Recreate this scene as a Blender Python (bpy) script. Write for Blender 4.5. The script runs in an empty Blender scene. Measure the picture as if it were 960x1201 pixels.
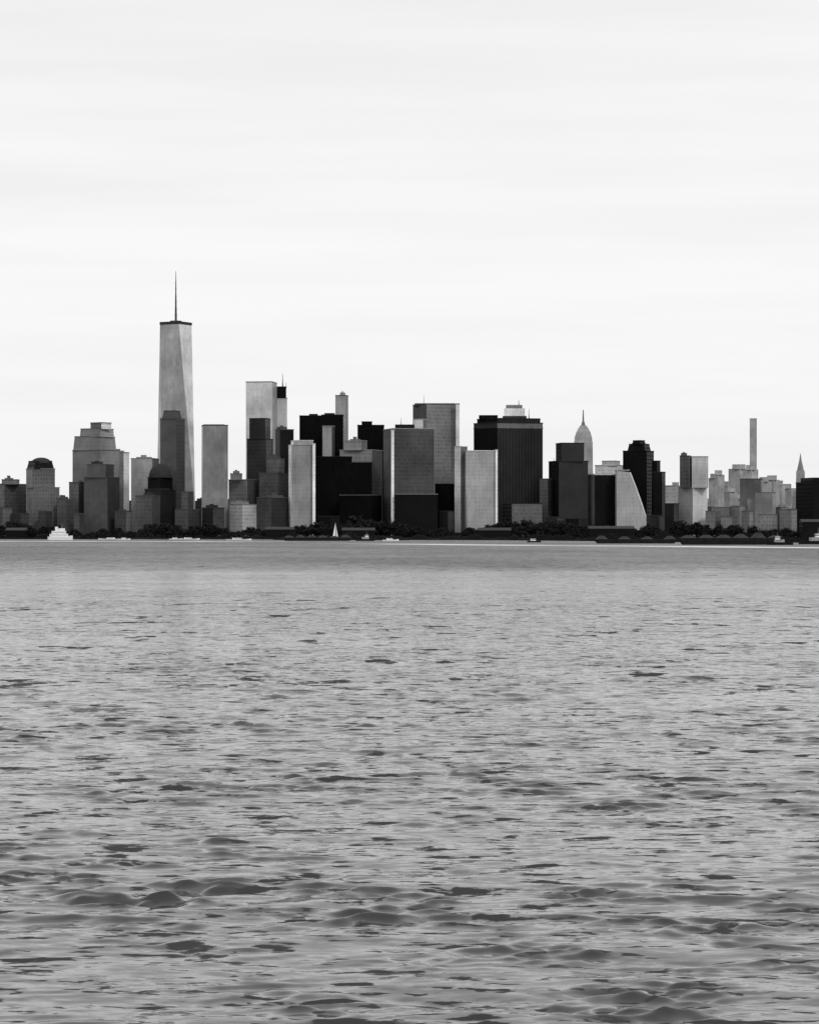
import bpy, bmesh, math, random
import numpy as np
from mathutils import Vector, Matrix
random.seed(7); np.random.seed(7)
scene = bpy.context.scene
col = scene.collection
try:
    scene.view_settings.view_transform = 'Standard'
    scene.view_settings.look = 'None'
    scene.view_settings.exposure = 0
except Exception: pass

K = 0.00033          # view angle (radians) per image pixel; layout is given in image pixels
CH = 7.0             # eye height above the water (ferry deck)
HZ = 628.0           # horizon row in image pixels
G = 2.5              # ground height of the island
def X(b, Y): return (b-480.0)*K*Y  # world x of an image pixel column at a chosen depth
def Zh(e, Y): return CH + (HZ-e)*K*Y  # world height of an image pixel row at a chosen depth
def lin(s): return s/12.92 if s <= 0.04045 else ((s+0.055)/1.055)**2.4

# ------------------------------------------------------------ node helper
class NT:
    def __init__(s, nt): s.nt = nt; s.n = nt.nodes; s.l = nt.links
    def new(s, t, **kw):
        n = s.n.new(t)
        for k, v in kw.items(): setattr(n, k, v)
        return n
    def put(s, sock, v):
        if isinstance(v, bpy.types.NodeSocket): s.l.new(v, sock)
        else: sock.default_value = v
    def m(s, op, a, b=None, c=None):
        n = s.n.new('ShaderNodeMath'); n.operation = op
        s.put(n.inputs[0], a)
        if b is not None: s.put(n.inputs[1], b)
        if c is not None: s.put(n.inputs[2], c)
        return n.outputs[0]
    def vm(s, op, a, b=None):
        n = s.n.new('ShaderNodeVectorMath'); n.operation = op
        s.put(n.inputs[0], a)
        if b is not None: s.put(n.inputs[1], b)
        return n.outputs[0]
    def rng(s, v, a, b, c, d, smooth=False):
        n = s.n.new('ShaderNodeMapRange')
        if smooth: n.interpolation_type = 'SMOOTHSTEP'
        s.put(n.inputs[0], v)
        for i, q in enumerate((a, b, c, d)): s.put(n.inputs[i+1], q)
        return n.outputs[0]
def newmat(name):
    m = bpy.data.materials.new(name); m.use_nodes = True
    t = NT(m.node_tree); b = m.node_tree.nodes['Principled BSDF']
    return m, t, b

STY = {  # bay, floor, u-fill, v-fill, window darkness, random, spec
 'grid':   (5.5, 7.5, .62, .60, .76, .45, .08),
 'stripe': (6.4, 4.0, .50, 1.1, .60, .20, .05),
 'band':   (9.0, 7.0, 1.1, .50, .82, .25, .10),
 'glass':  (9.0, 8.0, .90, .90, .92, .16, .20),
 'plain':  (7.0, 7.5, .55, .45, .90, .22, .06),
 'black':  (5.5, 8.0, .60, .60, .75, .80, .02),
 'far':    (16., 22., .60, .60, .92, .15, .05),  # used with pale tones that stand in for haze
}
_mc = {}
def fac(tone, style):
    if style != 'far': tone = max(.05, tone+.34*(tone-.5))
    if .5 < tone: tone -= .22*(tone-.5)*(1 if tone < .85 else .3)
    tone = min(tone, .9)
    key = (round(tone, 2), style)
    if key in _mc: return _mc[key]
    bay, flo, uf, vf, wd, rn, sp = STY[style]
    m, t, b = newmat('facade_%s' % style)
    alb = min(0.8, lin(tone)/0.93)
    uv = t.new('ShaderNodeUVMap'); uv.uv_map = 'UVMap'
    sx = t.new('ShaderNodeSeparateXYZ'); t.l.new(uv.outputs[0], sx.inputs[0])
    U = t.m('DIVIDE', sx.outputs[0], bay); V = t.m('DIVIDE', sx.outputs[1], flo)
    fu, fv = t.m('FRACT', U), t.m('FRACT', V)
    mu = t.m('LESS_THAN', t.m('ABSOLUTE', t.m('SUBTRACT', fu, .5)), uf/2)
    mv = t.m('LESS_THAN', t.m('ABSOLUTE', t.m('SUBTRACT', fv, .5)), vf/2)
    win = t.m('MULTIPLY', mu, mv)
    oi = t.new('ShaderNodeObjectInfo')
    cx = t.new('ShaderNodeCombineXYZ')
    t.l.new(t.m('FLOOR', U), cx.inputs[0]); t.l.new(t.m('FLOOR', V), cx.inputs[1])
    t.l.new(t.m('MULTIPLY', oi.outputs['Random'], 97.0), cx.inputs[2])
    wn = t.new('ShaderNodeTexWhiteNoise'); wn.noise_dimensions = '3D'; t.l.new(cx.outputs[0], wn.inputs[0])
    fill = min(uf, 1)*min(vf, 1)
    wall = 1.0/(fill*wd+(1-fill))
    wv = t.m('MULTIPLY', wall*wd, t.m('ADD', 1-rn*.5, t.m('MULTIPLY', wn.outputs[0], rn)))
    v = t.m('ADD', t.m('MULTIPLY', win, wv), t.m('MULTIPLY', t.m('SUBTRACT', 1.0, win), wall))
    geo = t.new('ShaderNodeNewGeometry')
    n1 = t.new('ShaderNodeTexNoise'); n1.inputs['Scale'].default_value = .016; n1.inputs['Detail'].default_value = 2
    t.l.new(geo.outputs['Position'], n1.inputs['Vector'])
    n2 = t.new('ShaderNodeTexNoise'); n2.inputs['Scale'].default_value = .16; n2.inputs['Detail'].default_value = 3
    cv = t.new('ShaderNodeCombineXYZ'); t.l.new(sx.outputs[0], cv.inputs[0]); t.l.new(t.m('MULTIPLY', sx.outputs[1], .3), cv.inputs[1])
    t.l.new(t.m('MULTIPLY', oi.outputs['Random'], 300.0), cv.inputs[2])
    t.l.new(cv.outputs[0], n2.inputs['Vector'])
    v = t.m('MULTIPLY', v, t.rng(n1.outputs[0], .3, .7, .74, 1.26))
    v = t.m('MULTIPLY', v, t.rng(n2.outputs[0], .3, .7, .90, 1.10))
    v = t.m('MULTIPLY', v, alb)
    t.l.new(v, b.inputs['Base Color'])
    t.l.new(t.m('SUBTRACT', .75, t.m('MULTIPLY', win, .4)), b.inputs['Roughness'])
    b.inputs['Specular IOR Level'].default_value = sp
    _mc[key] = m
    return m
def flat(name, alb, rough=.7, spec=.15, var=.3, scale=.3):
    key = (name, alb)
    if key in _mc: return _mc[key]
    m, t, b = newmat(name)
    geo = t.new('ShaderNodeNewGeometry')
    n1 = t.new('ShaderNodeTexNoise'); n1.inputs['Scale'].default_value = scale; n1.inputs['Detail'].default_value = 5
    t.l.new(geo.outputs['Position'], n1.inputs['Vector'])
    t.l.new(t.rng(n1.outputs[0], .3, .7, alb*(1-var), alb*(1+var)), b.inputs['Base Color'])
    b.inputs['Roughness'].default_value = rough; b.inputs['Specular IOR Level'].default_value = spec
    _mc[key] = m
    return m

# ------------------------------------------------------------ mesh helper
class MB:
    def __init__(s): s.v = []; s.f = []; s.uv = []; s.mi = []; s.mats = []
    def mat(s, m):
        if m not in s.mats: s.mats.append(m)
        return s.mats.index(m)
    def face(s, pts, uvs, m):
        i = len(s.v); s.v += [tuple(p) for p in pts]; s.f.append(tuple(range(i, i+len(pts))))
        s.uv += list(uvs); s.mi.append(s.mat(m))
    def prism(s, bot, top, z0, z1, mats, cap=None, u0=0.0):
        n = len(bot); u = u0
        for i in range(n):
            j = (i+1) % n
            a, b2, c, d = bot[i], bot[j], top[j], top[i]
            L = math.hypot(b2[0]-a[0], b2[1]-a[1])
            s.face([(a[0], a[1], z0), (b2[0], b2[1], z0), (c[0], c[1], z1), (d[0], d[1], z1)],
                   [(u, z0), (u+L, z0), (u+L, z1), (u, z1)], mats[i % len(mats)])
            u += L
        s.face([(p[0], p[1], z1) for p in top], [(p[0], p[1]) for p in top], cap or mats[0])
        s.face([(p[0], p[1], z0) for p in reversed(bot)], [(p[0], p[1]) for p in reversed(bot)], cap or mats[0])
    def box(s, x0, x1, y0, y1, z0, z1, m):
        r = [(x0, y0), (x1, y0), (x1, y1), (x0, y1)]
        s.prism(r, r, z0, z1, [m])
    def obj(s, name, origin=(0, 0, 0), parent=None):
        me = bpy.data.meshes.new(name)
        o = Vector(origin)
        me.from_pydata([tuple(Vector(p)-o) for p in s.v], [], s.f)
        ul = me.uv_layers.new(name='UVMap')
        ul.data.foreach_set('uv', np.array(s.uv, dtype=np.float32).ravel())
        for m in s.mats: me.materials.append(m)
        me.polygons.foreach_set('material_index', s.mi)
        me.update()
        ob = bpy.data.objects.new(name, me); col.objects.link(ob)
        if parent: ob.parent = parent
        else: ob.location = o
        return ob
def empty(name, loc, label, cat, group=None):
    e = bpy.data.objects.new(name, None); e.empty_display_size = 5; e.location = loc
    col.objects.link(e); e['label'] = label; e['category'] = cat
    if group: e['group'] = group
    return e
def circ(cx, cy, r, n=8, a0=0.0): return [(cx+r*math.cos(a0+2*math.pi*i/n), cy+r*math.sin(a0+2*math.pi*i/n)) for i in range(n)]
def scaled(poly, f):
    cx = sum(p[0] for p in poly)/len(poly); cy = sum(p[1] for p in poly)/len(poly)
    return [(cx+(p[0]-cx)*f, cy+(p[1]-cy)*f) for p in poly]
def grown(poly, d):
    cx = sum(p[0] for p in poly)/len(poly); cy = sum(p[1] for p in poly)/len(poly)
    r = []
    for p in poly:
        L = math.hypot(p[0]-cx, p[1]-cy) or 1
        r.append((cx+(p[0]-cx)*(L+d)/L, cy+(p[1]-cy)*(L+d)/L))
    return r

# one building. blocks: (b0,b1,top,corner,toneL,toneR,style,bottom,top-scale); toneL/toneR paint lit and shaded sides
def building(name, label, Y, blocks, cat='office tower', roof=None, boxes=(), masts=(), auto=True, domes=()):
    x0 = min(b[0] for b in blocks); x1 = max(b[1] for b in blocks)
    base = (X((x0+x1)/2, Y), Y+20, G)
    e = empty(name, base, label, cat)
    W = MB()
    polys = []
    for k, b in enumerate(blocks):
        b = list(b)+[None]*(9-len(b))
        a, c, top, xc, tl, tr, st, bot, ts = b
        tr = tl if tr is None else tr; st = st or 'grid'  # differing side tones put light and shade into the wall colour
        xa, xb = X(a, Y), X(c, Y); w = xb-xa
        z1 = Zh(top, Y); z0 = G if bot is None else Zh(bot, Y)
        off = 0.7*k
        if xc is None:
            d = min(w, 55.0 if Y < 7000 else 90)
            poly = [(xa, Y-off), (xb, Y-off), (xb, Y+d+off), (xa, Y+d+off)]
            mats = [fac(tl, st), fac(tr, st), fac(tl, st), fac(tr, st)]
        else:
            xm = X(xc, Y); wl = xm-xa; wr = xb-xm; s = min(1.0, 75.0/w)
            poly = [(xa, Y+s*wr-off), (xm, Y-off), (xb, Y+s*wl-off), (xb-wl, Y+s*w-off)]
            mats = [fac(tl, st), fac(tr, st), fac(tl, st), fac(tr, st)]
        tp = scaled(poly, ts) if ts else poly
        W.prism(poly, tp, z0, z1, mats)
        rt = roof if roof is not None else max(.08, tl*.85)
        rm = flat('roof_slab', round(lin(rt), 3))
        g = grown(tp, .9)
        if not ts or ts > .5:
            R = MB(); R.prism(g, g, z1+.02, z1+1.6, [rm]); R.obj('roof', base, e)
        polys.append((tp, z1))
    W.obj('wall', base, e)
    tp, z1 = min(polys, key=lambda q: -q[1])
    cx = sum(p[0] for p in tp)/len(tp); cy = sum(p[1] for p in tp)/len(tp)
    ww = max(p[0] for p in tp)-min(p[0] for p in tp)
    if auto and ww > 12:
        P = MB(); t = blocks[0][4]
        pw = ww*random.uniform(.2, .33); ox = random.uniform(-.15, .15)*ww
        pm = fac(max(.1, t*random.uniform(.6, 1.1)), 'plain')
        P.box(cx+ox-pw, cx+ox+pw, cy-8, cy+8, z1+1.62, z1+random.uniform(4, 7), pm)
        P.box(cx+ox-pw*.4, cx+ox+pw*.3, cy-5, cy+5, z1+1.63, z1+random.uniform(8, 10), pm)
        P.obj('rooftop_machine_room', base, e)
    for (a, c, top, tone, bot) in boxes:
        P = MB(); P.box(X(a, Y), X(c, Y), cy-9, cy+9, Zh(bot, Y), Zh(top, Y), fac(tone, 'plain'))
        P.obj('rooftop_machine_room', base, e)
    for (bx, top, bot, r, tone) in masts:
        P = MB(); xx = X(bx, Y); zt, zb = Zh(top, Y), Zh(bot, Y); mm = flat('mast_metal', round(lin(tone), 3))
        zm = zb+(zt-zb)*.35
        P.prism(circ(xx, cy, r), circ(xx, cy, r*.7), zb, zm, [mm])
        P.prism(circ(xx, cy, r*.6), circ(xx, cy, r*.25), zm, zt, [mm])
        P.obj('antenna_mast', base, e)
    for (a, c, top, bot, tone) in domes:
        P = MB(); xa, xb = X(a, Y), X(c, Y); r = (xb-xa)/2; zb, zt = Zh(bot, Y), Zh(top, Y); N = 6
        mm = flat('dome_metal', round(lin(tone), 3))
        for i in range(N):
            t0, t1 = i/N*math.pi/2, (i+1)/N*math.pi/2
            P.prism(circ((xa+xb)/2, cy, r*math.cos(t0)+.3, 16), circ((xa+xb)/2, cy, r*math.cos(t1)+.3, 16),
                    zb+(zt-zb)*math.sin(t0), zb+(zt-zb)*math.sin(t1), [mm])
        P.obj('dome_roof', base, e)
    return e

# ============================================================ SKYLINE
B = building
B('apartment_block', 'low grey apartment block near the shore', 5060, [(-30, 27, 568, 5, .40, .34, 'grid'), (2, 20, 563, None, .42, None, 'grid', 568)], 'apartment building')
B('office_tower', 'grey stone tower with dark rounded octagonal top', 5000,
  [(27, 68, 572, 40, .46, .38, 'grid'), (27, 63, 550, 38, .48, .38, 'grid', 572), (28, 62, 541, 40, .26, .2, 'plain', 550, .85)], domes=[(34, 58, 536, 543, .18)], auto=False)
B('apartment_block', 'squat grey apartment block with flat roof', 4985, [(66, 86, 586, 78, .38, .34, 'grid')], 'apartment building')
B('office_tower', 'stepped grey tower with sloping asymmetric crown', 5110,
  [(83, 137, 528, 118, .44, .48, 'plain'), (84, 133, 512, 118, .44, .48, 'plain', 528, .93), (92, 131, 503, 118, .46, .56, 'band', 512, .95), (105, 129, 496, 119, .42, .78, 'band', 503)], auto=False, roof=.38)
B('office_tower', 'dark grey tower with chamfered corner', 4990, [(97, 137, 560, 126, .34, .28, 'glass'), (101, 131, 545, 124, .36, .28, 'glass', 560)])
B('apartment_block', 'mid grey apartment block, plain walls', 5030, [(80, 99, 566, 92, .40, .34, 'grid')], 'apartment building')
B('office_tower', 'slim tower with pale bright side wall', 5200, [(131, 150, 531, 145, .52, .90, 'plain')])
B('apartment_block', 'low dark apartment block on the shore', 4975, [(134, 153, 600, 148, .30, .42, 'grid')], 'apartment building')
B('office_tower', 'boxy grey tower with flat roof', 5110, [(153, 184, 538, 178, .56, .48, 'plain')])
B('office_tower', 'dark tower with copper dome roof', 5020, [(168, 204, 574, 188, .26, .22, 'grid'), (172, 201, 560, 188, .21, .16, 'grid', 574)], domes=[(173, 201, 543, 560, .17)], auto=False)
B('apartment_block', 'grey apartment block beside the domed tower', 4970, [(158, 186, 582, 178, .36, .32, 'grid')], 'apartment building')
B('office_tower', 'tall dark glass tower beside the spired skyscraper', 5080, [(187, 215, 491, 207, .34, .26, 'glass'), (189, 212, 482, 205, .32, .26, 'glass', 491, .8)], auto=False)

# --- spired skyscraper (tapering eight-facet prism)
def spired():
    Y = 5230; cx, cy = X(203.8, Y), Y+45; rb = 47.5
    e = empty('spired_skyscraper', (cx, cy, G), 'tallest tapering glass skyscraper with needle spire', 'skyscraper')
    a0 = math.radians(45+16)
    base = [(cx+rb*math.cos(a0+i*math.pi/2), cy+rb*math.sin(a0+i*math.pi/2)) for i in range(4)]
    t = rb*.69
    top = [(cx+t*math.cos(a0+math.pi/4+i*math.pi/2), cy+t*math.sin(a0+math.pi/4+i*math.pi/2)) for i in range(4)]
    z0, zb, z1 = G, 58.0, Zh(379, Y)
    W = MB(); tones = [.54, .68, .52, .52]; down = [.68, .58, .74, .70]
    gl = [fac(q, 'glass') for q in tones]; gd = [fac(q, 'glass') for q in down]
    W.prism(base, base, z0, zb, [fac(.4, 'plain')])
    for i in range(4):
        j = (i+1) % 4
        a, b, c = base[i], base[j], top[i]
        L = math.dist(a, b)
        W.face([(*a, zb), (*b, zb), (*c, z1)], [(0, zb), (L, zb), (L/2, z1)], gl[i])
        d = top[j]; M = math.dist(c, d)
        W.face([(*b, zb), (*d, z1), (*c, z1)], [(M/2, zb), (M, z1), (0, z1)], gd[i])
    W.obj('wall', (cx, cy, G), e)
    R = MB(); dk = flat('roof_slab', .03)
    g = grown(top, .8)
    R.prism(g, g, z1+.02, z1+5.5, [dk]); R.obj('roof', (cx, cy, G), e)
    P = MB(); me = flat('mast_metal', .08)
    z = z1+5.5
    P.prism(circ(cx, cy, 12, 16), circ(cx, cy, 12, 16), z, z+3, [me])
    P.obj('antenna_platform', (cx, cy, G), e)
    P = MB(); zt = Zh(315, Y); h = zt-z-3
    for (r0, r1, q0, q1) in ((2.4, 2.0, 0, .25), (1.8, 1.5, .25, .5), (1.3, 1.0, .5, .78), (.85, .45, .78, 1)):
        P.prism(circ(cx, cy, r0), circ(cx, cy, r1), z+3+h*q0, z+3+h*q1, [me])
    for q in (.12, .25, .38, .5, .64, .78):
        P.prism(circ(cx, cy, 2.9-q*2), circ(cx, cy, 2.9-q*2), z+3+h*q-.6, z+3+h*q+.6, [me])
    P.obj('spire', (cx, cy, G), e)
spired()

B('residential_tower', 'grey residential tower with pale lit edge and roof line', 5010,
  [(234, 267, 499, 238, .90, .48, 'glass')], roof=.25, boxes=[(238, 262, 497, .5, 500)], auto=False)  # near-white side tone paints the lit edge
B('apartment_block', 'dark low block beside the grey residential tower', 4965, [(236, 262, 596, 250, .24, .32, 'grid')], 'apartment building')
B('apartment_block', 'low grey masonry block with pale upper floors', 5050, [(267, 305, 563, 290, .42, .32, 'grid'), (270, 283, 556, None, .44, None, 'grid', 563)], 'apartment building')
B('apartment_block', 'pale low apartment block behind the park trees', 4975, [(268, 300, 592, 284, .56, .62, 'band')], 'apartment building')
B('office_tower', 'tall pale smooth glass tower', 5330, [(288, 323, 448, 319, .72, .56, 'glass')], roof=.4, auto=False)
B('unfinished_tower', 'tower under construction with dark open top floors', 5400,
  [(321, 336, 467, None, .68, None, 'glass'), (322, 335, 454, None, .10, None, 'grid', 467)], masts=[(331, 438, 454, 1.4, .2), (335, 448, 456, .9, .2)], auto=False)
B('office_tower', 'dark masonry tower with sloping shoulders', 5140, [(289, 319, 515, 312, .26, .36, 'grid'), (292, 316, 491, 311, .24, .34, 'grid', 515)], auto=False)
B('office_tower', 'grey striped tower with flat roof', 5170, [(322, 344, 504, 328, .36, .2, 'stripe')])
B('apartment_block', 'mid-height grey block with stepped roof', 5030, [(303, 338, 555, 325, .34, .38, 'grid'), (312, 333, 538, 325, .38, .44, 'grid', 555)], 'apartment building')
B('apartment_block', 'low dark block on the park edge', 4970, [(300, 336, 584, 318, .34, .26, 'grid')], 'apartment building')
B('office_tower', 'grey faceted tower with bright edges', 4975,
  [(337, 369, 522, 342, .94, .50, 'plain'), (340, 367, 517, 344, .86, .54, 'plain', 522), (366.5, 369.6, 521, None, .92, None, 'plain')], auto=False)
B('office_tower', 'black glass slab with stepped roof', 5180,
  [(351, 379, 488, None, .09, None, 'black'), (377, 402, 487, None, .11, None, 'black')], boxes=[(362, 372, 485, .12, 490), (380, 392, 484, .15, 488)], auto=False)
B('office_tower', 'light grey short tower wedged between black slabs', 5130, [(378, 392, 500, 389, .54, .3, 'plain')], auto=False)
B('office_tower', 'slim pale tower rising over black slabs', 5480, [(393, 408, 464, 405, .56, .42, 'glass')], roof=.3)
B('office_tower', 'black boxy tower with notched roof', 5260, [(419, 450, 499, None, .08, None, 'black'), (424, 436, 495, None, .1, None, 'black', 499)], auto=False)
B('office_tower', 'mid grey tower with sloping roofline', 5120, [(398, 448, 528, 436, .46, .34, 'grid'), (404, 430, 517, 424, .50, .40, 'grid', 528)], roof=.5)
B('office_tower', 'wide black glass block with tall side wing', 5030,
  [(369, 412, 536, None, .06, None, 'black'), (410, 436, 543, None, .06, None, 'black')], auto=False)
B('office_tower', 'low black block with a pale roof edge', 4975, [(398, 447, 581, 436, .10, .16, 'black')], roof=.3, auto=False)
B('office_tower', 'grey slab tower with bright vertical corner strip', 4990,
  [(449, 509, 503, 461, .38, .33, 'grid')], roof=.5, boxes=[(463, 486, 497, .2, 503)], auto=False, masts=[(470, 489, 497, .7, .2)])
B('office_tower', 'thin white vertical strip at the slab tower corner', 4972, [(458.6, 462, 505, None, .95, None, 'plain')], roof=.8, auto=False)  # narrow white block forming the corner strip
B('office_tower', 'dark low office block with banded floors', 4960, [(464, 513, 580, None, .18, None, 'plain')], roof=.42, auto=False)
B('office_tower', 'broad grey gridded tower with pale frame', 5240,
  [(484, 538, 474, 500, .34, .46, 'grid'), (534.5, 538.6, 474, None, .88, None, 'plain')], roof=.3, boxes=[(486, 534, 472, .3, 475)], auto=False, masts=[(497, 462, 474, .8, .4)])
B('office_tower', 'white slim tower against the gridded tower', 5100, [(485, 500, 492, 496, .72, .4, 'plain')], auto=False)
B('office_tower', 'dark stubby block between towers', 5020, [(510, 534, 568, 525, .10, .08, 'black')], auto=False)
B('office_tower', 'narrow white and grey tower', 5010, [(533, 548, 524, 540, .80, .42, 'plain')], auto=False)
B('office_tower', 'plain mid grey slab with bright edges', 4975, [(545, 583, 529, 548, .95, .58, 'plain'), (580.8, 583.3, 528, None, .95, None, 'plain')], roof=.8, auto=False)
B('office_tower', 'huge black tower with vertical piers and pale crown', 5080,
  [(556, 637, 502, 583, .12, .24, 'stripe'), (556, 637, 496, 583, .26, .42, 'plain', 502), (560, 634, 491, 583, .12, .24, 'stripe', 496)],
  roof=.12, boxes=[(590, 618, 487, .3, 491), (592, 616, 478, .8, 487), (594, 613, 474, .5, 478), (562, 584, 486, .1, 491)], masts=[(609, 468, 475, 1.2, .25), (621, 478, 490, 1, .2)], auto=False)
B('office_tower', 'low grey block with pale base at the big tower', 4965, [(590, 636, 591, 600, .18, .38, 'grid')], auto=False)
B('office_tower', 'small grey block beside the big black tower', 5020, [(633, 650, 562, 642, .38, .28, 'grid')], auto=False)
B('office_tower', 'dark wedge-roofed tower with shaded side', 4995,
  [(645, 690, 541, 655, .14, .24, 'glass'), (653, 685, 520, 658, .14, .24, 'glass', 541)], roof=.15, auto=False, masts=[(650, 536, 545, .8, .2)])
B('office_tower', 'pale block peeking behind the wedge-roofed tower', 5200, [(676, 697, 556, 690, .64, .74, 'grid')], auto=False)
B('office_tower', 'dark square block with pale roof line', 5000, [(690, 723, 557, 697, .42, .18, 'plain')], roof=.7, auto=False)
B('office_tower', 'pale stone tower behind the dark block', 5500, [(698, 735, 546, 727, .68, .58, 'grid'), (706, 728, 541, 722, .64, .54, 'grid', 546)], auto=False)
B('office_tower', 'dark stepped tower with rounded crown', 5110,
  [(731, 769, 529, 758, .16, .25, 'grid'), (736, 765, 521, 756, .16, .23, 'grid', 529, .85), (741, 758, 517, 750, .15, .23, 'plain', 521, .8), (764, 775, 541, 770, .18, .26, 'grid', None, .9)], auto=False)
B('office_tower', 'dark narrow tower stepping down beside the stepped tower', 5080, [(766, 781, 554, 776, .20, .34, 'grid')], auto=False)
# sloping pale building
def sloped():
    Y = 4975; e = empty('sloping_facade_building', (X(740, Y), Y+20, G), 'pale building whose side wall slopes down like a sail', 'office building')
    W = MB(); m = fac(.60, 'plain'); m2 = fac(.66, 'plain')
    prof = [(723, 628), (758, 628), (757.5, 606), (753, 592), (746, 572), (739, 554), (723, 552)]
    pts = [(X(a, Y), max(G, Zh(b, Y))) for a, b in prof]
    y0, y1 = Y, Y+45
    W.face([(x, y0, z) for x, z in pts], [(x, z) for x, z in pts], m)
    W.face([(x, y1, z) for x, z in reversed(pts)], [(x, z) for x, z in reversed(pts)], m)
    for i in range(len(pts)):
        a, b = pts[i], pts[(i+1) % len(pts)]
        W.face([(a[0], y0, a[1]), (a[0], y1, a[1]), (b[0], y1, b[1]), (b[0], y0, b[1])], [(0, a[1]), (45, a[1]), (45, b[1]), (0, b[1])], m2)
    W.obj('wall', (X(740, Y), Y+20, G), e)
    R = MB(); R.box(X(722.5, Y), X(738, Y), y0-.5, y1+.5, pts[-1][1]+.02, pts[-1][1]+2, flat('roof_slab', .3)); R.obj('roof', (X(740, Y), Y+20, G), e)
    R = MB()
    for i in range(2, 5):
        a, b = pts[i], pts[i+1]; o = 2.4
        R.face([(a[0]-o, y0-.6, a[1]), (a[0]+.6, y0-.6, a[1]), (b[0]+.6, y0-.6, b[1]), (b[0]-o, y0-.6, b[1])], [(0, 0)]*4, flat('pale_coping', .6))
    R.obj('coping', (X(740, Y), Y+20, G), e)
sloped()
B('apartment_block', 'small dark block by the sloping building', 4990, [(780, 797, 591, 790, .22, .3, 'grid')], 'apartment building', auto=False)
B('apartment_block', 'grey block with pale upper floors', 5300, [(778, 800, 570, 793, .64, .54, 'grid')], 'apartment building', auto=False)
B('residential_tower', 'light grey residential tower with pale central bay', 5010,
  [(797, 831, 572, 812, .54, .72, 'plain'), (797, 811, 535, 808, .32, .54, 'grid', 572), (811, 830, 536, None, .64, None, 'plain', 572)], auto=True)
B('apartment_block', 'mid grey waterfront block with flat roof', 4985, [(828, 846, 600, 838, .46, .38, 'grid')], 'apartment building', auto=False)
B('office_tower', 'dark boxy block among pale far towers', 5200, [(868, 897, 562, 892, .38, .46, 'plain')], auto=False)
B('apartment_block', 'mid grey block on the far shore', 5100, [(886, 912, 578, 905, .50, .54, 'plain')], 'apartment building', auto=False)
B('office_tower', 'dark block with stepped roof at the shore end', 5000, [(938, 1000, 566, 953, .14, .18, 'grid'), (944, 990, 561, 953, .14, .18, 'grid', 566)], auto=False)

# --- far uptown towers, haze painted in as paler wall tones
def tapered_far():
    Y = 9500; cx = X(684.5, Y); cy = Y+40
    e = empty('art_deco_skyscraper', (cx, cy, G), 'distant hazy pale stepped stone skyscraper with pointed mast', 'skyscraper')
    W = MB(); m = [fac(.60, 'far'), fac(.68, 'far')]  # haze and side light painted into the two wall tones
    def sq(hw): 
        w = hw*K*Y; return [(cx-w, cy-w*.7), (cx+w, cy-w*.7), (cx+w, cy+w*.7), (cx-w, cy+w*.7)]
    for hw, h2, a, b in ((17, 17, 628, 590), (13, 13, 590, 560), (11, 10.6, 560, 518), (10.3, 9.6, 518, 511), (9.2, 8, 511, 506), (7.6, 6, 506, 502), (5.6, 3.6, 502, 498.5)):
        W.prism(sq(hw), sq(h2), max(G, Zh(a, Y)), Zh(b, Y), m)
    W.obj('wall', (cx, cy, G), e)
    P = MB(); mm = flat('hazed_far_stone', .16)
    for r0, r1, a, b in ((2.6, 1.5, 498.5, 494), (1.1, .5, 494, 480)):
        P.prism(circ(cx, cy, r0*K*Y), circ(cx, cy, r1*K*Y), Zh(a, Y), Zh(b, Y), [mm])
    P.obj('spire', (cx, cy, G), e)
    Y = 10500; cx = X(940, Y); cy = Y+40
    e = empty('art_deco_skyscraper', (cx, cy, G), 'distant grey skyscraper with tapering needle crown', 'skyscraper')
    W = MB()
    def sq(hw): 
        w = hw*K*Y; return [(cx-w, cy-w), (cx+w, cy-w), (cx+w, cy+w), (cx-w, cy+w)]
    for hw, h2, a, b in ((7, 7, 628, 575), (4.6, 4.4, 575, 552)):
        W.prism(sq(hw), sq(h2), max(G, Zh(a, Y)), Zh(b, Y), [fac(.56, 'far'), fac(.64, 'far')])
    W.obj('wall', (cx, cy, G), e)
    P = MB()
    for r0, r1, a, b in ((4.2, 2.9, 552, 546), (2.9, 1.5, 546, 540), (1.5, .2, 540, 531)):
        P.prism(circ(cx, cy, r0*K*Y), circ(cx, cy, r1*K*Y), Zh(a, Y), Zh(b, Y), [flat('hazed_far_stone', .2)])
    P.obj('spire', (cx, cy, G), e)
tapered_far()
B('residential_tower', 'very thin distant hazy pale residential tower', 11000, [(879, 888, 491, 886, .62, .52, 'far')], 'skyscraper', auto=False)
far = [(700, 722, 548), (722, 745, 556), (757, 772, 566), (786, 799, 566), (831, 842, 556), (836, 850, 552), (842, 858, 565), (855, 880, 545), (872, 890, 546),
       (850, 866, 572), (888, 905, 560), (897, 915, 558), (905, 922, 564), (914, 932, 568), (924, 938, 573), (930, 950, 578), (948, 966, 572), (960, 985, 577),
       (640, 660, 568), (862, 878, 580), (826, 845, 585)]
for i, (a, b, tp) in enumerate(far):
    Y = 9000+(i*370) % 2600
    t = random.uniform(.57, .63)  # wall tone paled for haze
    w = b-a
    B('distant_tower', random.choice(['distant hazy grey office block', 'distant hazy tower with set-back top']), Y,
      [(a, b, tp+5, a+w*random.uniform(.3, .75), t, t+random.uniform(-.03, .03), 'far'), (a+w*.2, b-w*.25, tp, None, t, None, 'far', tp+5)], 'office tower', auto=False, roof=.58)

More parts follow.
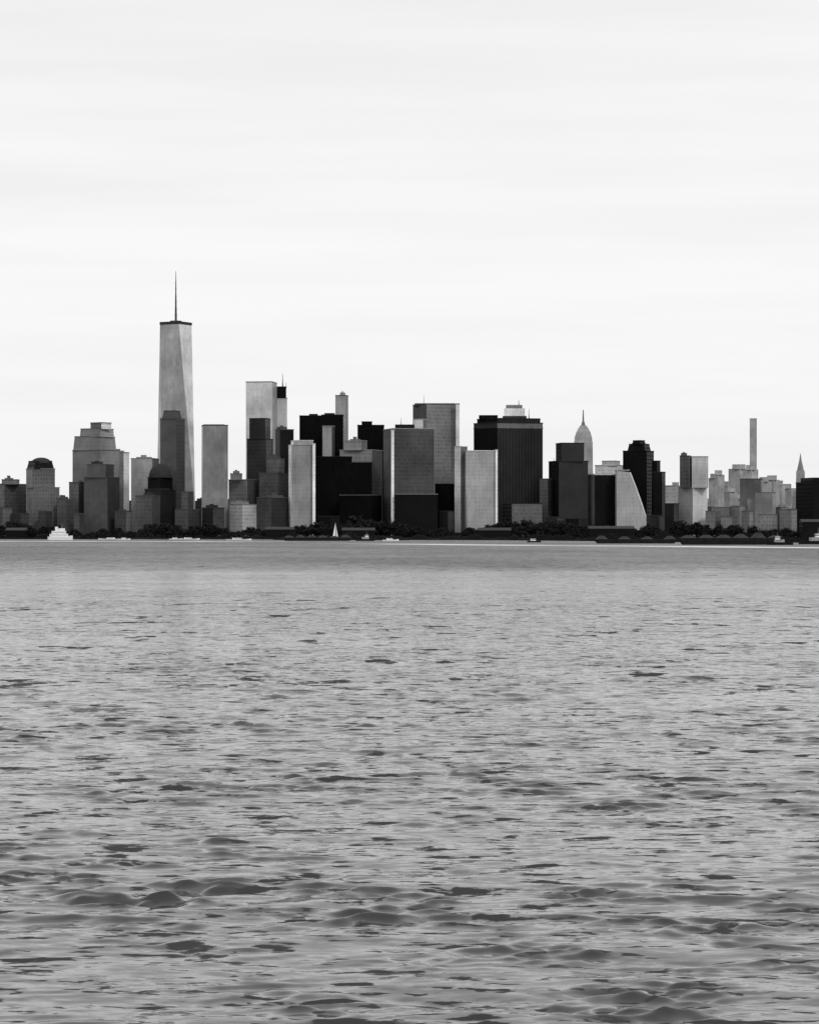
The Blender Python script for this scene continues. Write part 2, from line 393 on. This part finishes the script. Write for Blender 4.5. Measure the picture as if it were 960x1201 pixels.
# infill low-rises of the middle ground
random.seed(21)
x = -40
while x < 1000:
    w = random.uniform(13, 26)
    tone = random.choice([.26, .30, .34, .40, .42, .34])
    top = random.uniform(584, 606) if x < 640 or x > 780 else random.uniform(590, 606)
    st = 'grid'
    if x > 830 and x < 935: top = random.uniform(580, 602); tone = random.uniform(.46, .54); st = 'plain'
    B('low_rise_building', random.choice(['low grey masonry building with small windows', 'low dark brick building behind the trees', 'low flat-roofed office building']),
      random.choice([5290, 5600, 5720]) if x < 830 else random.choice([5150, 5300]),
      [(x, x+w, top, x+w*random.uniform(.3, .8), tone, tone*random.uniform(.85, 1.15), st)], 'building', auto=random.random() < .5)
    x += w*random.uniform(.8, 1.1)
for (a, b, tp, t1, t2) in ((-10, 12, 596, .34, .4), (12, 32, 603, .28, .32), (44, 60, 600, .32, .28), (86, 98, 603, .38, .3), (204, 232, 598, .34, .28), (212, 226, 577, .38, .3),
                       (372, 398, 606, .16, .2), (515, 532, 600, .2, .28), (640, 662, 607, .24, .3), (664, 688, 609, .18, .24), (762, 780, 605, .24, .3),
                       (846, 866, 606, .46, .38), (870, 884, 600, .42, .48), (890, 915, 604, .48, .44), (915, 936, 598, .42, .48)):
    B('waterfront_building', random.choice(['small waterfront building with flat roof', 'low pier shed beside the park']), 4962 if not (204 <= a <= 212) else (4950 if a == 204 else 5000),
      [(a, b, tp, a+(b-a)*.6, t1, t2, 'grid')], 'building', auto=False)

# ============================================================ GROUND + QUAY
gm = flat('island_ground', .04, .9, .05)
g = MB()
g.face([(-6000, 4855, G), (-900, 4855, G), (900, 4855, G), (6000, 4855, G), (22000, 60000, G), (-22000, 60000, G)], [(0, 0)]*6, gm)
go = g.obj('ground'); go['kind'] = 'structure'; go['label'] = 'flat dark island ground behind the quay'
q = MB(); qm = flat('quay_stone', .02, .9, .02, .5, .05)
q.box(-2500, 2500, 4848, 4854.9, -2, G+.7, qm)
qo = q.obj('quay_wall'); qo['label'] = 'long dark stone quay wall along the waterfront'; qo['category'] = 'wall'
# piers
for (a, b, e2) in ((310, 345, 621), (400, 440, 622), (560, 600, 622), (690, 745, 620), (5, 30, 622), (940, 985, 612)):
    Y = 4790; e = empty('pier', (X((a+b)/2, Y), Y, 0), 'dark timber ferry pier with long low shed', 'pier')
    P = MB(); P.box(X(a, Y), X(b, Y), Y, Y+57, 1.2, 3.0, qm)
    for k in range(9):
        xx = X(a+(b-a)*(k+.5)/9, Y); P.prism(circ(xx, Y+1.2, .8), circ(xx, Y+1.2, .8), -2, 1.19, [qm])
    P.obj('deck', (X((a+b)/2, Y), Y, 0), e)
    P = MB(); sm = fac(.14, 'band'); x0, x1 = X(a+1, Y), X(b-1, Y); zt = Zh(e2, Y)
    P.box(x0, x1, Y+6, Y+45, 3.02, zt, sm); P.obj('shed_wall', (X((a+b)/2, Y), Y, 0), e)
    P = MB(); rm = flat('shed_roof', .04)
    sec = [(Y+5, zt+.02), (Y+46, zt+.02), (Y+25, zt+5)]
    P.face([(x0-1, y, z) for y, z in sec], [(0, 0)]*3, rm); P.face([(x1+1, y, z) for y, z in reversed(sec)], [(0, 0)]*3, rm)
    for i in range(3):
        (ya, za), (yb, zb) = sec[i], sec[(i+1) % 3]
        P.face([(x0-1, ya, za), (x1+1, ya, za), (x1+1, yb, zb), (x0-1, yb, zb)], [(0, 0)]*4, rm)
    P.obj('roof', (X((a+b)/2, Y), Y, 0), e)
# rock breakwaters in the harbour
def breakwater(a, b, Ya, Yb, hgt, label, seed):
    r = random.Random(seed); n = int((b-a)*.7)
    cxx = X((a+b)/2, (Ya+Yb)/2)
    P = MB(); rk = flat('breakwater_rock', .010, .9, .02, .6, .4)
    prev = None
    for i in range(n+1):
        f = i/n; Y = Ya+(Yb-Ya)*f; x = X(a+(b-a)*f, Y)
        e_ = min(1, f*8, (1-f)*8)
        h = max(.1, hgt*e_*(.75+.45*math.sin(i*.21+seed)*math.sin(i*.07))*r.uniform(.75, 1.2)); wd = r.uniform(12, 18)
        ring = [(x, Y-wd, -.6), (x, Y-wd*.4, h*.75), (x+r.uniform(-.5, .5), Y+r.uniform(-1, 1), h), (x, Y+wd*.5, h*.7), (x, Y+wd, -.6)]
        if prev:
            for k in range(4): P.face([prev[k], ring[k], ring[k+1], prev[k+1]], [(0, 0)]*4, rk)
        prev = ring
    o = P.obj('breakwater', (cxx, (Ya+Yb)/2, 0)); o['label'] = label; o['category'] = 'breakwater'
breakwater(588, 690, 3700, 3200, 10.0, 'low dark rock breakwater in the harbour', 1)
breakwater(672, 835, 3250, 2500, 9.5, 'long low dark rock breakwater in the harbour', 2)
breakwater(790, 1100, 2800, 2150, 9.0, 'long low dark rock breakwater near the barge', 3)
breakwater(318, 480, 3900, 3700, 10.0, 'low dark rock breakwater along the quay', 4)
breakwater(470, 600, 4000, 3700, 8.0, 'short dark rock breakwater off the park', 5)

# ============================================================ TREES
def leafmat():
    m, t, b = newmat('foliage')
    geo = t.new('ShaderNodeNewGeometry')
    n = t.new('ShaderNodeTexNoise'); n.inputs['Scale'].default_value = .35; n.inputs['Detail'].default_value = 5
    t.l.new(geo.outputs['Position'], n.inputs['Vector'])
    t.l.new(t.rng(n.outputs[0], .35, .65, .006, .034), b.inputs['Base Color'])
    b.inputs['Roughness'].default_value = .9; b.inputs['Specular IOR Level'].default_value = .03
    return m
lm = leafmat(); bark = flat('bark', .03, .9, .03)
def tree_mesh(seed):
    r = random.Random(seed)
    T = MB(); h = 7.0
    T.prism(circ(0, 0, .55, 7), circ(0, 0, .32, 7), 0, h, [bark])
    limbs = []
    for i in range(6):
        a = i*1.05+r.random(); L = r.uniform(3, 6); z = r.uniform(3.5, 6.5)
        p0 = Vector((0, 0, z)); p1 = Vector((math.cos(a)*L, math.sin(a)*L, z+r.uniform(0, 4.5))); limbs.append(p1)
        d = (p1-p0).normalized(); s = d.cross(Vector((0, 0, 1))).normalized(); u = s.cross(d)
        ring0 = [p0+.2*(s*math.cos(k*2.094)+u*math.sin(k*2.094)) for k in range(3)]
        ring1 = [p1+.07*(s*math.cos(k*2.094)+u*math.sin(k*2.094)) for k in range(3)]
        for k in range(3):
            T.face([ring0[k], ring0[(k+1) % 3], ring1[(k+1) % 3], ring1[k]], [(0, 0)]*4, bark)
    C = MB()
    centers = limbs+[Vector((r.uniform(-3.5, 3.5), r.uniform(-2, 2), r.uniform(7, 13))) for _ in range(7)]
    for c in centers:
        R = r.uniform(1.4, 3.2)
        for _ in range(60):
            d = Vector((r.gauss(0, 1), r.gauss(0, 1), r.gauss(0, .8))).normalized()*R*r.uniform(.5, 1.2)
            p = c+d; n = Vector((r.gauss(0, 1), r.gauss(0, 1), r.gauss(0, 1))).normalized()
            s = n.orthogonal().normalized(); u = n.cross(s); z = r.uniform(.5, .95)
            C.face([p+s*z, p+u*z*.8, p-s*z, p-u*z*.8], [(0, 0)]*4, lm)
    return T, C
protos = []
for s in range(6):
    T, C = tree_mesh(s+3)
    to = T.obj('trunk'); co = C.obj('crown')
    protos.append((to.data, co.data)); bpy.data.objects.remove(to); bpy.data.objects.remove(co)
random.seed(5)
nT = 295
for i in range(nT):
    b = -8+976*(i+random.uniform(-2.2, 2.2))/nT
    if 389 < b < 397: continue
    Y = random.choice([4866, 4880, 4895, 4912])+random.uniform(-5, 5)
    big = 1.0+.25*math.sin(b*.031+1)+.14*math.sin(b*.11)
    sc = random.uniform(.55, 1.3)*big*(1.6 if 330 < b < 800 else 1.2)
    e = empty('shore_tree', (X(b, Y), Y, G), 'dark leafy tree in the waterfront park', 'tree', 'trees along the waterfront park')
    e.scale = (sc*random.uniform(1.3, 1.9), sc*1.3, sc); e.rotation_euler = (0, 0, random.uniform(0, 6.28))
    td, cd = protos[i % 6]
    for nm, d in (('trunk', td), ('crown', cd)):
        o = bpy.data.objects.new(nm, d); o.parent = e; col.objects.link(o)
# undergrowth along the park edge
H = MB(); r = random.Random(9)
for i in range(14000):
    b = r.uniform(-10, 970); Y = r.uniform(4858, 4864)
    hh = 10+3*math.sin(b*.05)+3*math.sin(b*.23)+(4 if 330 < b < 800 else 0)
    p = Vector((X(b, Y), Y, G+r.uniform(0, 1)*r.uniform(1.5, hh)))
    n = Vector((r.gauss(0, 1), r.gauss(0, 1), r.gauss(0, 1))).normalized(); s = n.orthogonal().normalized(); u = n.cross(s); z = r.uniform(.9, 1.9)
    H.face([p+s*z, p+u*z*.8, p-s*z, p-u*z*.8], [(0, 0)]*4, lm)
ho = H.obj('undergrowth'); ho['kind'] = 'stuff'; ho['label'] = 'dark shrubs and undergrowth along the quay'; ho['category'] = 'bushes'

# ============================================================ BOATS
white = flat('white_boat_paint', .85, .4, .3, .05); darkp = flat('dark_hull_paint', .015, .7, .05); greyp = flat('grey_boat_paint', .3, .5, .2); glassm = flat('boat_glass', .05, .1, .5)
def hull(L, Wd, zt, m, bow=.25, sheer=1.0):
    P = MB(); st = []
    N = 12
    for i in range(N+1):
        t = i/N; x = -L/2+L*t
        k = 1.0 if t < 1-bow else max(.03, math.sqrt(max(0, 1-((t-(1-bow))/bow)**2)))
        k *= min(1, .8+t)
        z = zt+sheer*max(0, t-.6)**2*6
        hw = Wd/2*k
        st.append([(x, -hw, z), (x, -hw*.75, -.8), (x, hw*.75, -.8), (x, hw, z)])
    for i in range(N):
        a, b = st[i], st[i+1]
        for k in range(4):
            l = (k+1) % 4
            P.face([a[k], b[k], b[l], a[l]], [(0, 0)]*4, m)
    P.face(st[0], [(0, 0)]*4, m); P.face(list(reversed(st[-1])), [(0, 0)]*4, m)
    return P
def ferry(b, Y, L, label, yaw=0, s=1.0):
    e = empty('ferry', (X(b, Y), Y, 0), label, 'boat')
    hull(L, L*.24, 3.0, white).obj('hull', (0, 0, 0), e)
    P = MB(); w = L*.1
    P.box(-L*.42, L*.28, -w, w, 3.05, 5.4, white); P.box(-L*.34, L*.2, -w*.9, w*.9, 5.45, 7.9, white)
    P.obj('cabin', (0, 0, 0), e)
    P = MB(); P.box(-L*.41, L*.27, -w-.06, w+.06, 4.2, 4.5, glassm); P.obj('window', (0, 0, 0), e)
    P = MB(); P.box(-L*.33, L*.19, -w*.9-.06, w*.9+.06, 6.6, 6.9, glassm); P.obj('window', (0, 0, 0), e)
    P = MB(); P.box(-L*.06, L*.16, -w*.7, w*.7, 7.95, 10.2, white); P.obj('wheelhouse', (0, 0, 0), e)
    P = MB(); P.prism(circ(-L*.15, 0, 1.6, 10), circ(-L*.17, 0, 1.4, 10), 7.95, 11.5, [white]); P.obj('funnel', (0, 0, 0), e)
    P = MB(); P.prism(circ(L*.06, 0, .25, 6), circ(L*.06, 0, .1, 6), 10.2, 14, [greyp]); P.obj('mast', (0, 0, 0), e)
    e.rotation_euler = (0, 0, yaw); e.scale = (s, s, s)
    return e
ferry(71, 3900, 22, 'white two-deck ferry under way on the harbour', .45, 1.75)
def motorboat(b, Y, L, label, yaw=0, m=white):
    e = empty('motorboat', (X(b, Y), Y, 0), label, 'boat')
    hull(L, L*.26, 1.6, m, .45).obj('hull', (0, 0, 0), e)
    P = MB(); P.box(-L*.25, L*.12, -L*.09, L*.09, 1.65, 3.6, white); P.obj('cabin', (0, 0, 0), e)
    P = MB(); P.box(-L*.2, L*.125, -L*.093, L*.093, 2.5, 3.2, glassm); P.obj('window', (0, 0, 0), e)
    e.rotation_euler = (0, 0, yaw)
motorboat(280, 3700, 36, 'long low white excursion boat near the quay', 0)
motorboat(458, 3200, 20, 'small pale motorboat on the harbour', .2)
motorboat(222, 4250, 34, 'white boat moored at the quay', 0)
motorboat(206, 4300, 22, 'white boat moored beside another boat', 0)
motorboat(128, 4250, 36, 'white boat moored by the grey tower', 3.1)
motorboat(146, 4100, 18, 'small white motorboat by the shore', .1)
motorboat(626, 2600, 14, 'small dark motorboat with white cabin', .1, darkp)
def sailboat(b, Y, s):
    e = empty('sailboat', (X(b, Y), Y, 0), 'small sailing boat with a tall white sail', 'boat')
    hull(12, 3.2, 1.1, white, .5).obj('hull', (0, 0, 0), e)
    P = MB(); P.prism(circ(.5, 0, .12, 6), circ(.5, 0, .06, 6), 1, 19, [greyp]); P.obj('mast', (0, 0, 0), e)
    P = MB(); P.face([(.3, 0, 2.4), (-3.5, .5, 2.4), (-1.8, .7, 10), (.4, 0, 18.5)], [(0, 0)]*4, white); P.obj('mainsail', (0, 0, 0), e)
    P = MB(); P.face([(.8, 0, 16), (4.0, 0, 1.6), (1.4, .6, 2.2)], [(0, 0)]*3, white); P.obj('jib', (0, 0, 0), e)
    e.scale = (s, s, s*1.25)
sailboat(393, 4780, 1.35)
def barge(b, Y, L, label, heaps=5, zs=1.0):
    e = empty('barge', (X(b, Y), Y, 0), label, 'barge')
    P = MB()
    pr = [(-L/2, 3.4), (L/2, 3.4), (L/2-5, -.8), (-L/2+5, -.8)]
    w = 7
    P.face([(x, -w, z) for x, z in reversed(pr)], [(0, 0)]*4, darkp); P.face([(x, w, z) for x, z in pr], [(0, 0)]*4, darkp)
    for i in range(4):
        a, c = pr[i], pr[(i+1) % 4]
        P.face([(a[0], -w, a[1]), (c[0], -w, c[1]), (c[0], w, c[1]), (a[0], w, a[1])], [(0, 0)]*4, darkp)
    P.obj('hull', (0, 0, 0), e)
    for k in range(heaps):
        cx = -L*.4+L*.8*k/(heaps-1); r = L*.075
        P = MB(); P.prism(circ(cx, 0, r, 10), circ(cx, 0, r*.3, 10), 3.42, 3.42+random.uniform(1.2, 2.8), [flat('gravel_heap', .03)])
        P.obj('cargo_heap', (0, 0, 0), e)
    e.scale = (1, 1, zs)
barge(858, 1950, 82, 'long dark loaded barge low in the water', 6, 1.5)
barge(372, 3300, 90, 'long dark barge under the quay', 6, 1.3)
barge(745, 2250, 74, 'dark empty barge lying off the breakwater', 4, 1.1)
def tug(b, Y, label, yaw=0, s=1.):
    e = empty('tugboat', (X(b, Y), Y, 0), label, 'boat')
    hull(24, 8, 2.4, darkp, .4, 1.2).obj('hull', (0, 0, 0), e)
    P = MB(); P.box(-4, 5, -2.6, 2.6, 2.45, 5, greyp); P.obj('cabin', (0, 0, 0), e)
    P = MB(); P.box(0, 4.2, -1.9, 1.9, 5.02, 7.6, white); P.obj('wheelhouse', (0, 0, 0), e)
    P = MB(); P.box(-.05, 4.26, -1.95, 1.95, 6.2, 7.0, glassm); P.obj('window', (0, 0, 0), e)
    P = MB(); P.prism(circ(-2.4, 0, .9, 8), circ(-2.4, 0, .8, 8), 5.02, 8.2, [darkp]); P.obj('funnel', (0, 0, 0), e)
    P = MB(); P.prism(circ(2, 0, .15, 6), circ(2, 0, .07, 6), 7.6, 12, [greyp]); P.obj('mast', (0, 0, 0), e)
    e.rotation_euler = (0, 0, yaw); e.scale = (s, s, s)
tug(914, 1900, 'dark tugboat pushing a loaded barge', 3.14159, .8)
tug(428, 3250, 'dark tugboat with white wheelhouse', 0)
tug(956, 2050, 'dark workboat lying off the shore', .2, 1.1)

# ============================================================ WATER
rows = [24.0]
while rows[-1] < 150: rows.append(rows[-1]*1.0016)
while rows[-1] < 300: rows.append(rows[-1]*1.0025)
while rows[-1] < 1600: rows.append(rows[-1]*1.006)
while rows[-1] < 60000: rows.append(rows[-1]*1.05)
rows = np.array(rows)
cs = np.concatenate([-np.geomspace(2.2, .25, 14)[:-1], np.arange(-.20, .2001, .00075), np.geomspace(.25, 2.2, 14)[1:]])
D, Cc = np.meshgrid(rows, cs, indexing='ij')
PX = D*Cc; PY = D.copy()
fine = (np.abs(Cc) <= .205)
rng = np.random.RandomState(3)
Zw = np.zeros_like(PX); DX = np.zeros_like(PX); DY = np.zeros_like(PX)
cell = np.where(D < 150, .0016*D, np.where(D < 300, .0025*D, .006*D))
def lown(scale, seed, n=9):
    r = np.random.RandomState(seed); o = np.zeros_like(PX)
    for _ in range(n):
        a = r.uniform(0, 6.28); k = 2*math.pi/(scale*r.uniform(.6, 1.7))
        o += np.sin(k*(.6*math.cos(a)*PX+math.sin(a)*PY)+r.uniform(0, 6.28))
    return o/math.sqrt(n)*1.0
g1 = np.clip(.5+.8*lown(2.4, 1, 14), 0.1, 2.6)
g2 = np.clip(.8+.45*lown(14, 2), .3, 2.0)
def wave(L, th, slope, gg, q):
    global Zw, DX, DY
    k = 2*math.pi/L; A = slope/k
    att = np.clip((L/cell-3)/3, 0, 1)
    ph = k*(math.cos(th)*PX+math.sin(th)*PY)+rng.uniform(0, 6.28)
    a = A*att*gg
    Zw += a*np.cos(ph); s = np.sin(ph)
    DX -= q*a*math.cos(th)*s; DY -= q*a*math.sin(th)*s
gg = g1*g2
for i in range(100):   # short chop
    wave(math.exp(rng.uniform(math.log(.25), math.log(1.3))), math.radians(-90+rng.normal(6, 30)), .033, gg, .9)
for i in range(26):
    wave(math.exp(rng.uniform(math.log(1.3), math.log(4.5))), math.radians(-90+rng.normal(8, 24)), .013, g2, .9)
Zw *= fine; DX *= fine; DY *= fine
V = np.stack([PX+DX, PY+DY, Zw], -1).reshape(-1, 3).astype(np.float32)
nr, nc = PX.shape
idx = np.arange(nr*nc).reshape(nr, nc)
F = np.stack([idx[:-1, :-1], idx[:-1, 1:], idx[1:, 1:], idx[1:, :-1]], -1).reshape(-1, 4).astype(np.int32)
me = bpy.data.meshes.new('water')
me.vertices.add(len(V)); me.vertices.foreach_set('co', V.ravel())
me.loops.add(F.size); me.loops.foreach_set('vertex_index', F.ravel())
me.polygons.add(len(F)); me.polygons.foreach_set('loop_start', np.arange(0, F.size, 4, dtype=np.int32))
me.polygons.foreach_set('loop_total', np.full(len(F), 4, dtype=np.int32))
me.polygons.foreach_set('use_smooth', np.ones(len(F), dtype=bool))
me.update(); me.validate()
wo = bpy.data.objects.new('water', me); col.objects.link(wo)
wo['kind'] = 'structure'; wo['label'] = 'choppy grey harbour water with dark wavelets'
m, t, b = newmat('harbour_water')
geo = t.new('ShaderNodeNewGeometry'); pos = geo.outputs['Position']
sp = t.new('ShaderNodeSeparateXYZ'); t.l.new(pos, sp.inputs[0])
def noise(vec, scale, det, mul=(1, 1, 1), rough=.6):
    n = t.new('ShaderNodeTexNoise'); n.inputs['Scale'].default_value = scale; n.inputs['Detail'].default_value = det; n.inputs['Roughness'].default_value = rough
    t.l.new(t.vm('MULTIPLY', vec, mul), n.inputs['Vector']); return n
nA = noise(pos, 4.5, 4, (.5, 1, 0), .5); nB = noise(pos, .9, 3, (.45, 1, 0))
patch = noise(pos, .05, 4, (.4, 1, 0)); big = noise(pos, .0022, 3, (.3, 1, 0)); streak = noise(pos, .007, 5, (1, .35, 0))
# steep wavelet faces, four sizes
f1 = t.rng(noise(pos, 3.0, 3, (.40, .9, 0), .55).outputs[0], .60, .67, 0, 1, True)
f2 = t.rng(noise(pos, 1.6, 4, (.36, .75, 0), .58).outputs[0], .605, .66, 0, 1, True)
f3 = t.rng(noise(pos, .85, 5, (.42, .50, 0), .62).outputs[0], .62, .66, 0, 1, True)
f4 = t.rng(noise(pos, .42, 5, (.48, .26, 0), .64).outputs[0], .61, .65, 0, 1, True)
nearf = t.rng(sp.outputs[1], 80, 150, 0, 1)
fl = t.m('MAXIMUM', t.m('MAXIMUM', t.m('MULTIPLY', f1, .7), f2), t.m('MAXIMUM', f3, t.m('MULTIPLY', f4, nearf)))
fl = t.m('MULTIPLY', fl, t.rng(patch.outputs[0], .36, .54, .35, 1.0))
yy = t.m('ADD', sp.outputs[1], t.m('ADD', t.m('MULTIPLY', t.m('SUBTRACT', big.outputs[0], .5), 520.0), t.m('MULTIPLY', t.m('SUBTRACT', streak.outputs[0], .5), 420.0)))
belt = t.m('MULTIPLY', t.rng(yy, 380, 720, 0, 1, True), t.rng(streak.outputs[0], .35, .62, .6, 1.2))
calm = t.m('MULTIPLY', t.rng(yy, 200, 320, 0, 1, True), t.rng(yy, 420, 560, 1, 0, True))
amp = t.m('ADD', t.rng(patch.outputs[0], .3, .7, .14, .32), t.m('MULTIPLY', belt, .35))
amp = t.m('ADD', amp, t.rng(sp.outputs[1], 90, 260, 0, .15))
fl = t.m('MULTIPLY', fl, t.m('SUBTRACT', 1.0, t.m('MULTIPLY', calm, .85)))
pa = t.vm('MULTIPLY', t.vm('SUBTRACT', nA.outputs['Color'], (.5, .5, .5)), (1.5, 1.5, 0))
pb = t.vm('MULTIPLY', t.vm('SUBTRACT', nB.outputs['Color'], (.5, .5, .5)), (1.2, 1.2, 0))
n = t.new('ShaderNodeVectorMath'); n.operation = 'SCALE'; t.l.new(t.vm('ADD', pa, pb), n.inputs[0]); t.l.new(amp, n.inputs['Scale'])
tl = t.new('ShaderNodeCombineXYZ')
tilt = t.m('ADD', t.m('MULTIPLY', fl, -1.35), t.m('MULTIPLY', belt, -.20))
tilt = t.m('SUBTRACT', tilt, t.rng(sp.outputs[1], 80, 240, .0, .075)); t.l.new(tilt, tl.inputs[1])
nn = t.vm('NORMALIZE', t.vm('ADD', t.vm('ADD', geo.outputs['Normal'], n.outputs[0]), tl.outputs[0]))
t.l.new(nn, b.inputs['Normal'])
wk = t.m('ABSOLUTE', t.m('SUBTRACT', sp.outputs[1], t.m('SUBTRACT', 2050.0, t.m('MULTIPLY', sp.outputs[0], 2.4))))
wk = t.m('MULTIPLY', t.rng(wk, 40, 150, 1, 0, True), t.rng(sp.outputs[0], -60, 20, 0, 1))
wk = t.m('MULTIPLY', wk, t.rng(noise(pos, .012, 4, (1, .3, 0)).outputs[0], .35, .6, .3, 1))
wk2 = t.m('ABSOLUTE', t.m('SUBTRACT', sp.outputs[1], 3050.0))
wk2 = t.m('MULTIPLY', t.rng(wk2, 60, 240, .8, 0, True), t.rng(sp.outputs[0], -190, -120, 1, 0))
wk2 = t.m('MULTIPLY', wk2, t.rng(noise(pos, .014, 4, (1, .3, 0)).outputs[0], .4, .62, .2, 1))
pale_streaks = t.m('MAXIMUM', wk, wk2)  # pale streaks whitened through the water's base colour
t.l.new(t.m('ADD', .022, t.m('MULTIPLY', pale_streaks, .8)), b.inputs['Base Color'])
b.inputs['IOR'].default_value = 1.47
b.inputs['Specular IOR Level'].default_value = .5
b.inputs['Roughness'].default_value = .09
me.materials.append(m)

# ============================================================ WORLD + SUN
w = bpy.data.worlds.new('World'); scene.world = w; w.use_nodes = True
t = NT(w.node_tree); bg = w.node_tree.nodes['Background']
sky = t.new('ShaderNodeTexSky'); sky.sky_type = 'NISHITA'; sky.sun_disc = False
EL, AZ = math.radians(38), math.radians(150)
sky.sun_elevation = EL; sky.sun_rotation = AZ
bw = t.new('ShaderNodeRGBToBW'); t.l.new(sky.outputs[0], bw.inputs[0])
tc = t.new('ShaderNodeTexCoord')
def wn_(scale, det, mul):
    n = t.new('ShaderNodeTexNoise'); n.inputs['Scale'].default_value = scale; n.inputs['Detail'].default_value = det
    t.l.new(t.vm('MULTIPLY', tc.outputs['Generated'], mul), n.inputs['Vector']); return n.outputs[0]
c1 = wn_(2.3, 4, (1, 1, 8)); c2 = wn_(5, 4, (1, 1, 14))
cl = t.m('ADD', t.rng(c1, .36, .56, 8.9, 9.4), t.rng(c2, .35, .65, -.2, .2))
mix = t.m('ADD', t.m('MULTIPLY', cl, .97), t.m('MULTIPLY', t.m('MINIMUM', bw.outputs[0], 10), .03))
t.l.new(mix, bg.inputs['Color']); bg.inputs['Strength'].default_value = .1
sd = bpy.data.lights.new('sun', 'SUN'); sd.energy = 1.1; sd.angle = math.radians(12)
so = bpy.data.objects.new('sun', sd); col.objects.link(so)
dirv = Vector((math.sin(AZ)*math.cos(EL), math.cos(AZ)*math.cos(EL), math.sin(EL)))
so.rotation_euler = dirv.to_track_quat('Z', 'Y').to_euler()
so.location = dirv*100

# ============================================================ CAMERA
cd = bpy.data.cameras.new('camera'); co = bpy.data.objects.new('camera', cd); col.objects.link(co)
co.location = (0, 0, CH); co.rotation_euler = (math.radians(90), 0, 0)
cd.sensor_fit = 'HORIZONTAL'; cd.sensor_width = 36; cd.lens = 36/(960*K)
cd.shift_y = (HZ-600.5)/960
cd.clip_start = .5; cd.clip_end = 100000
scene.camera = co
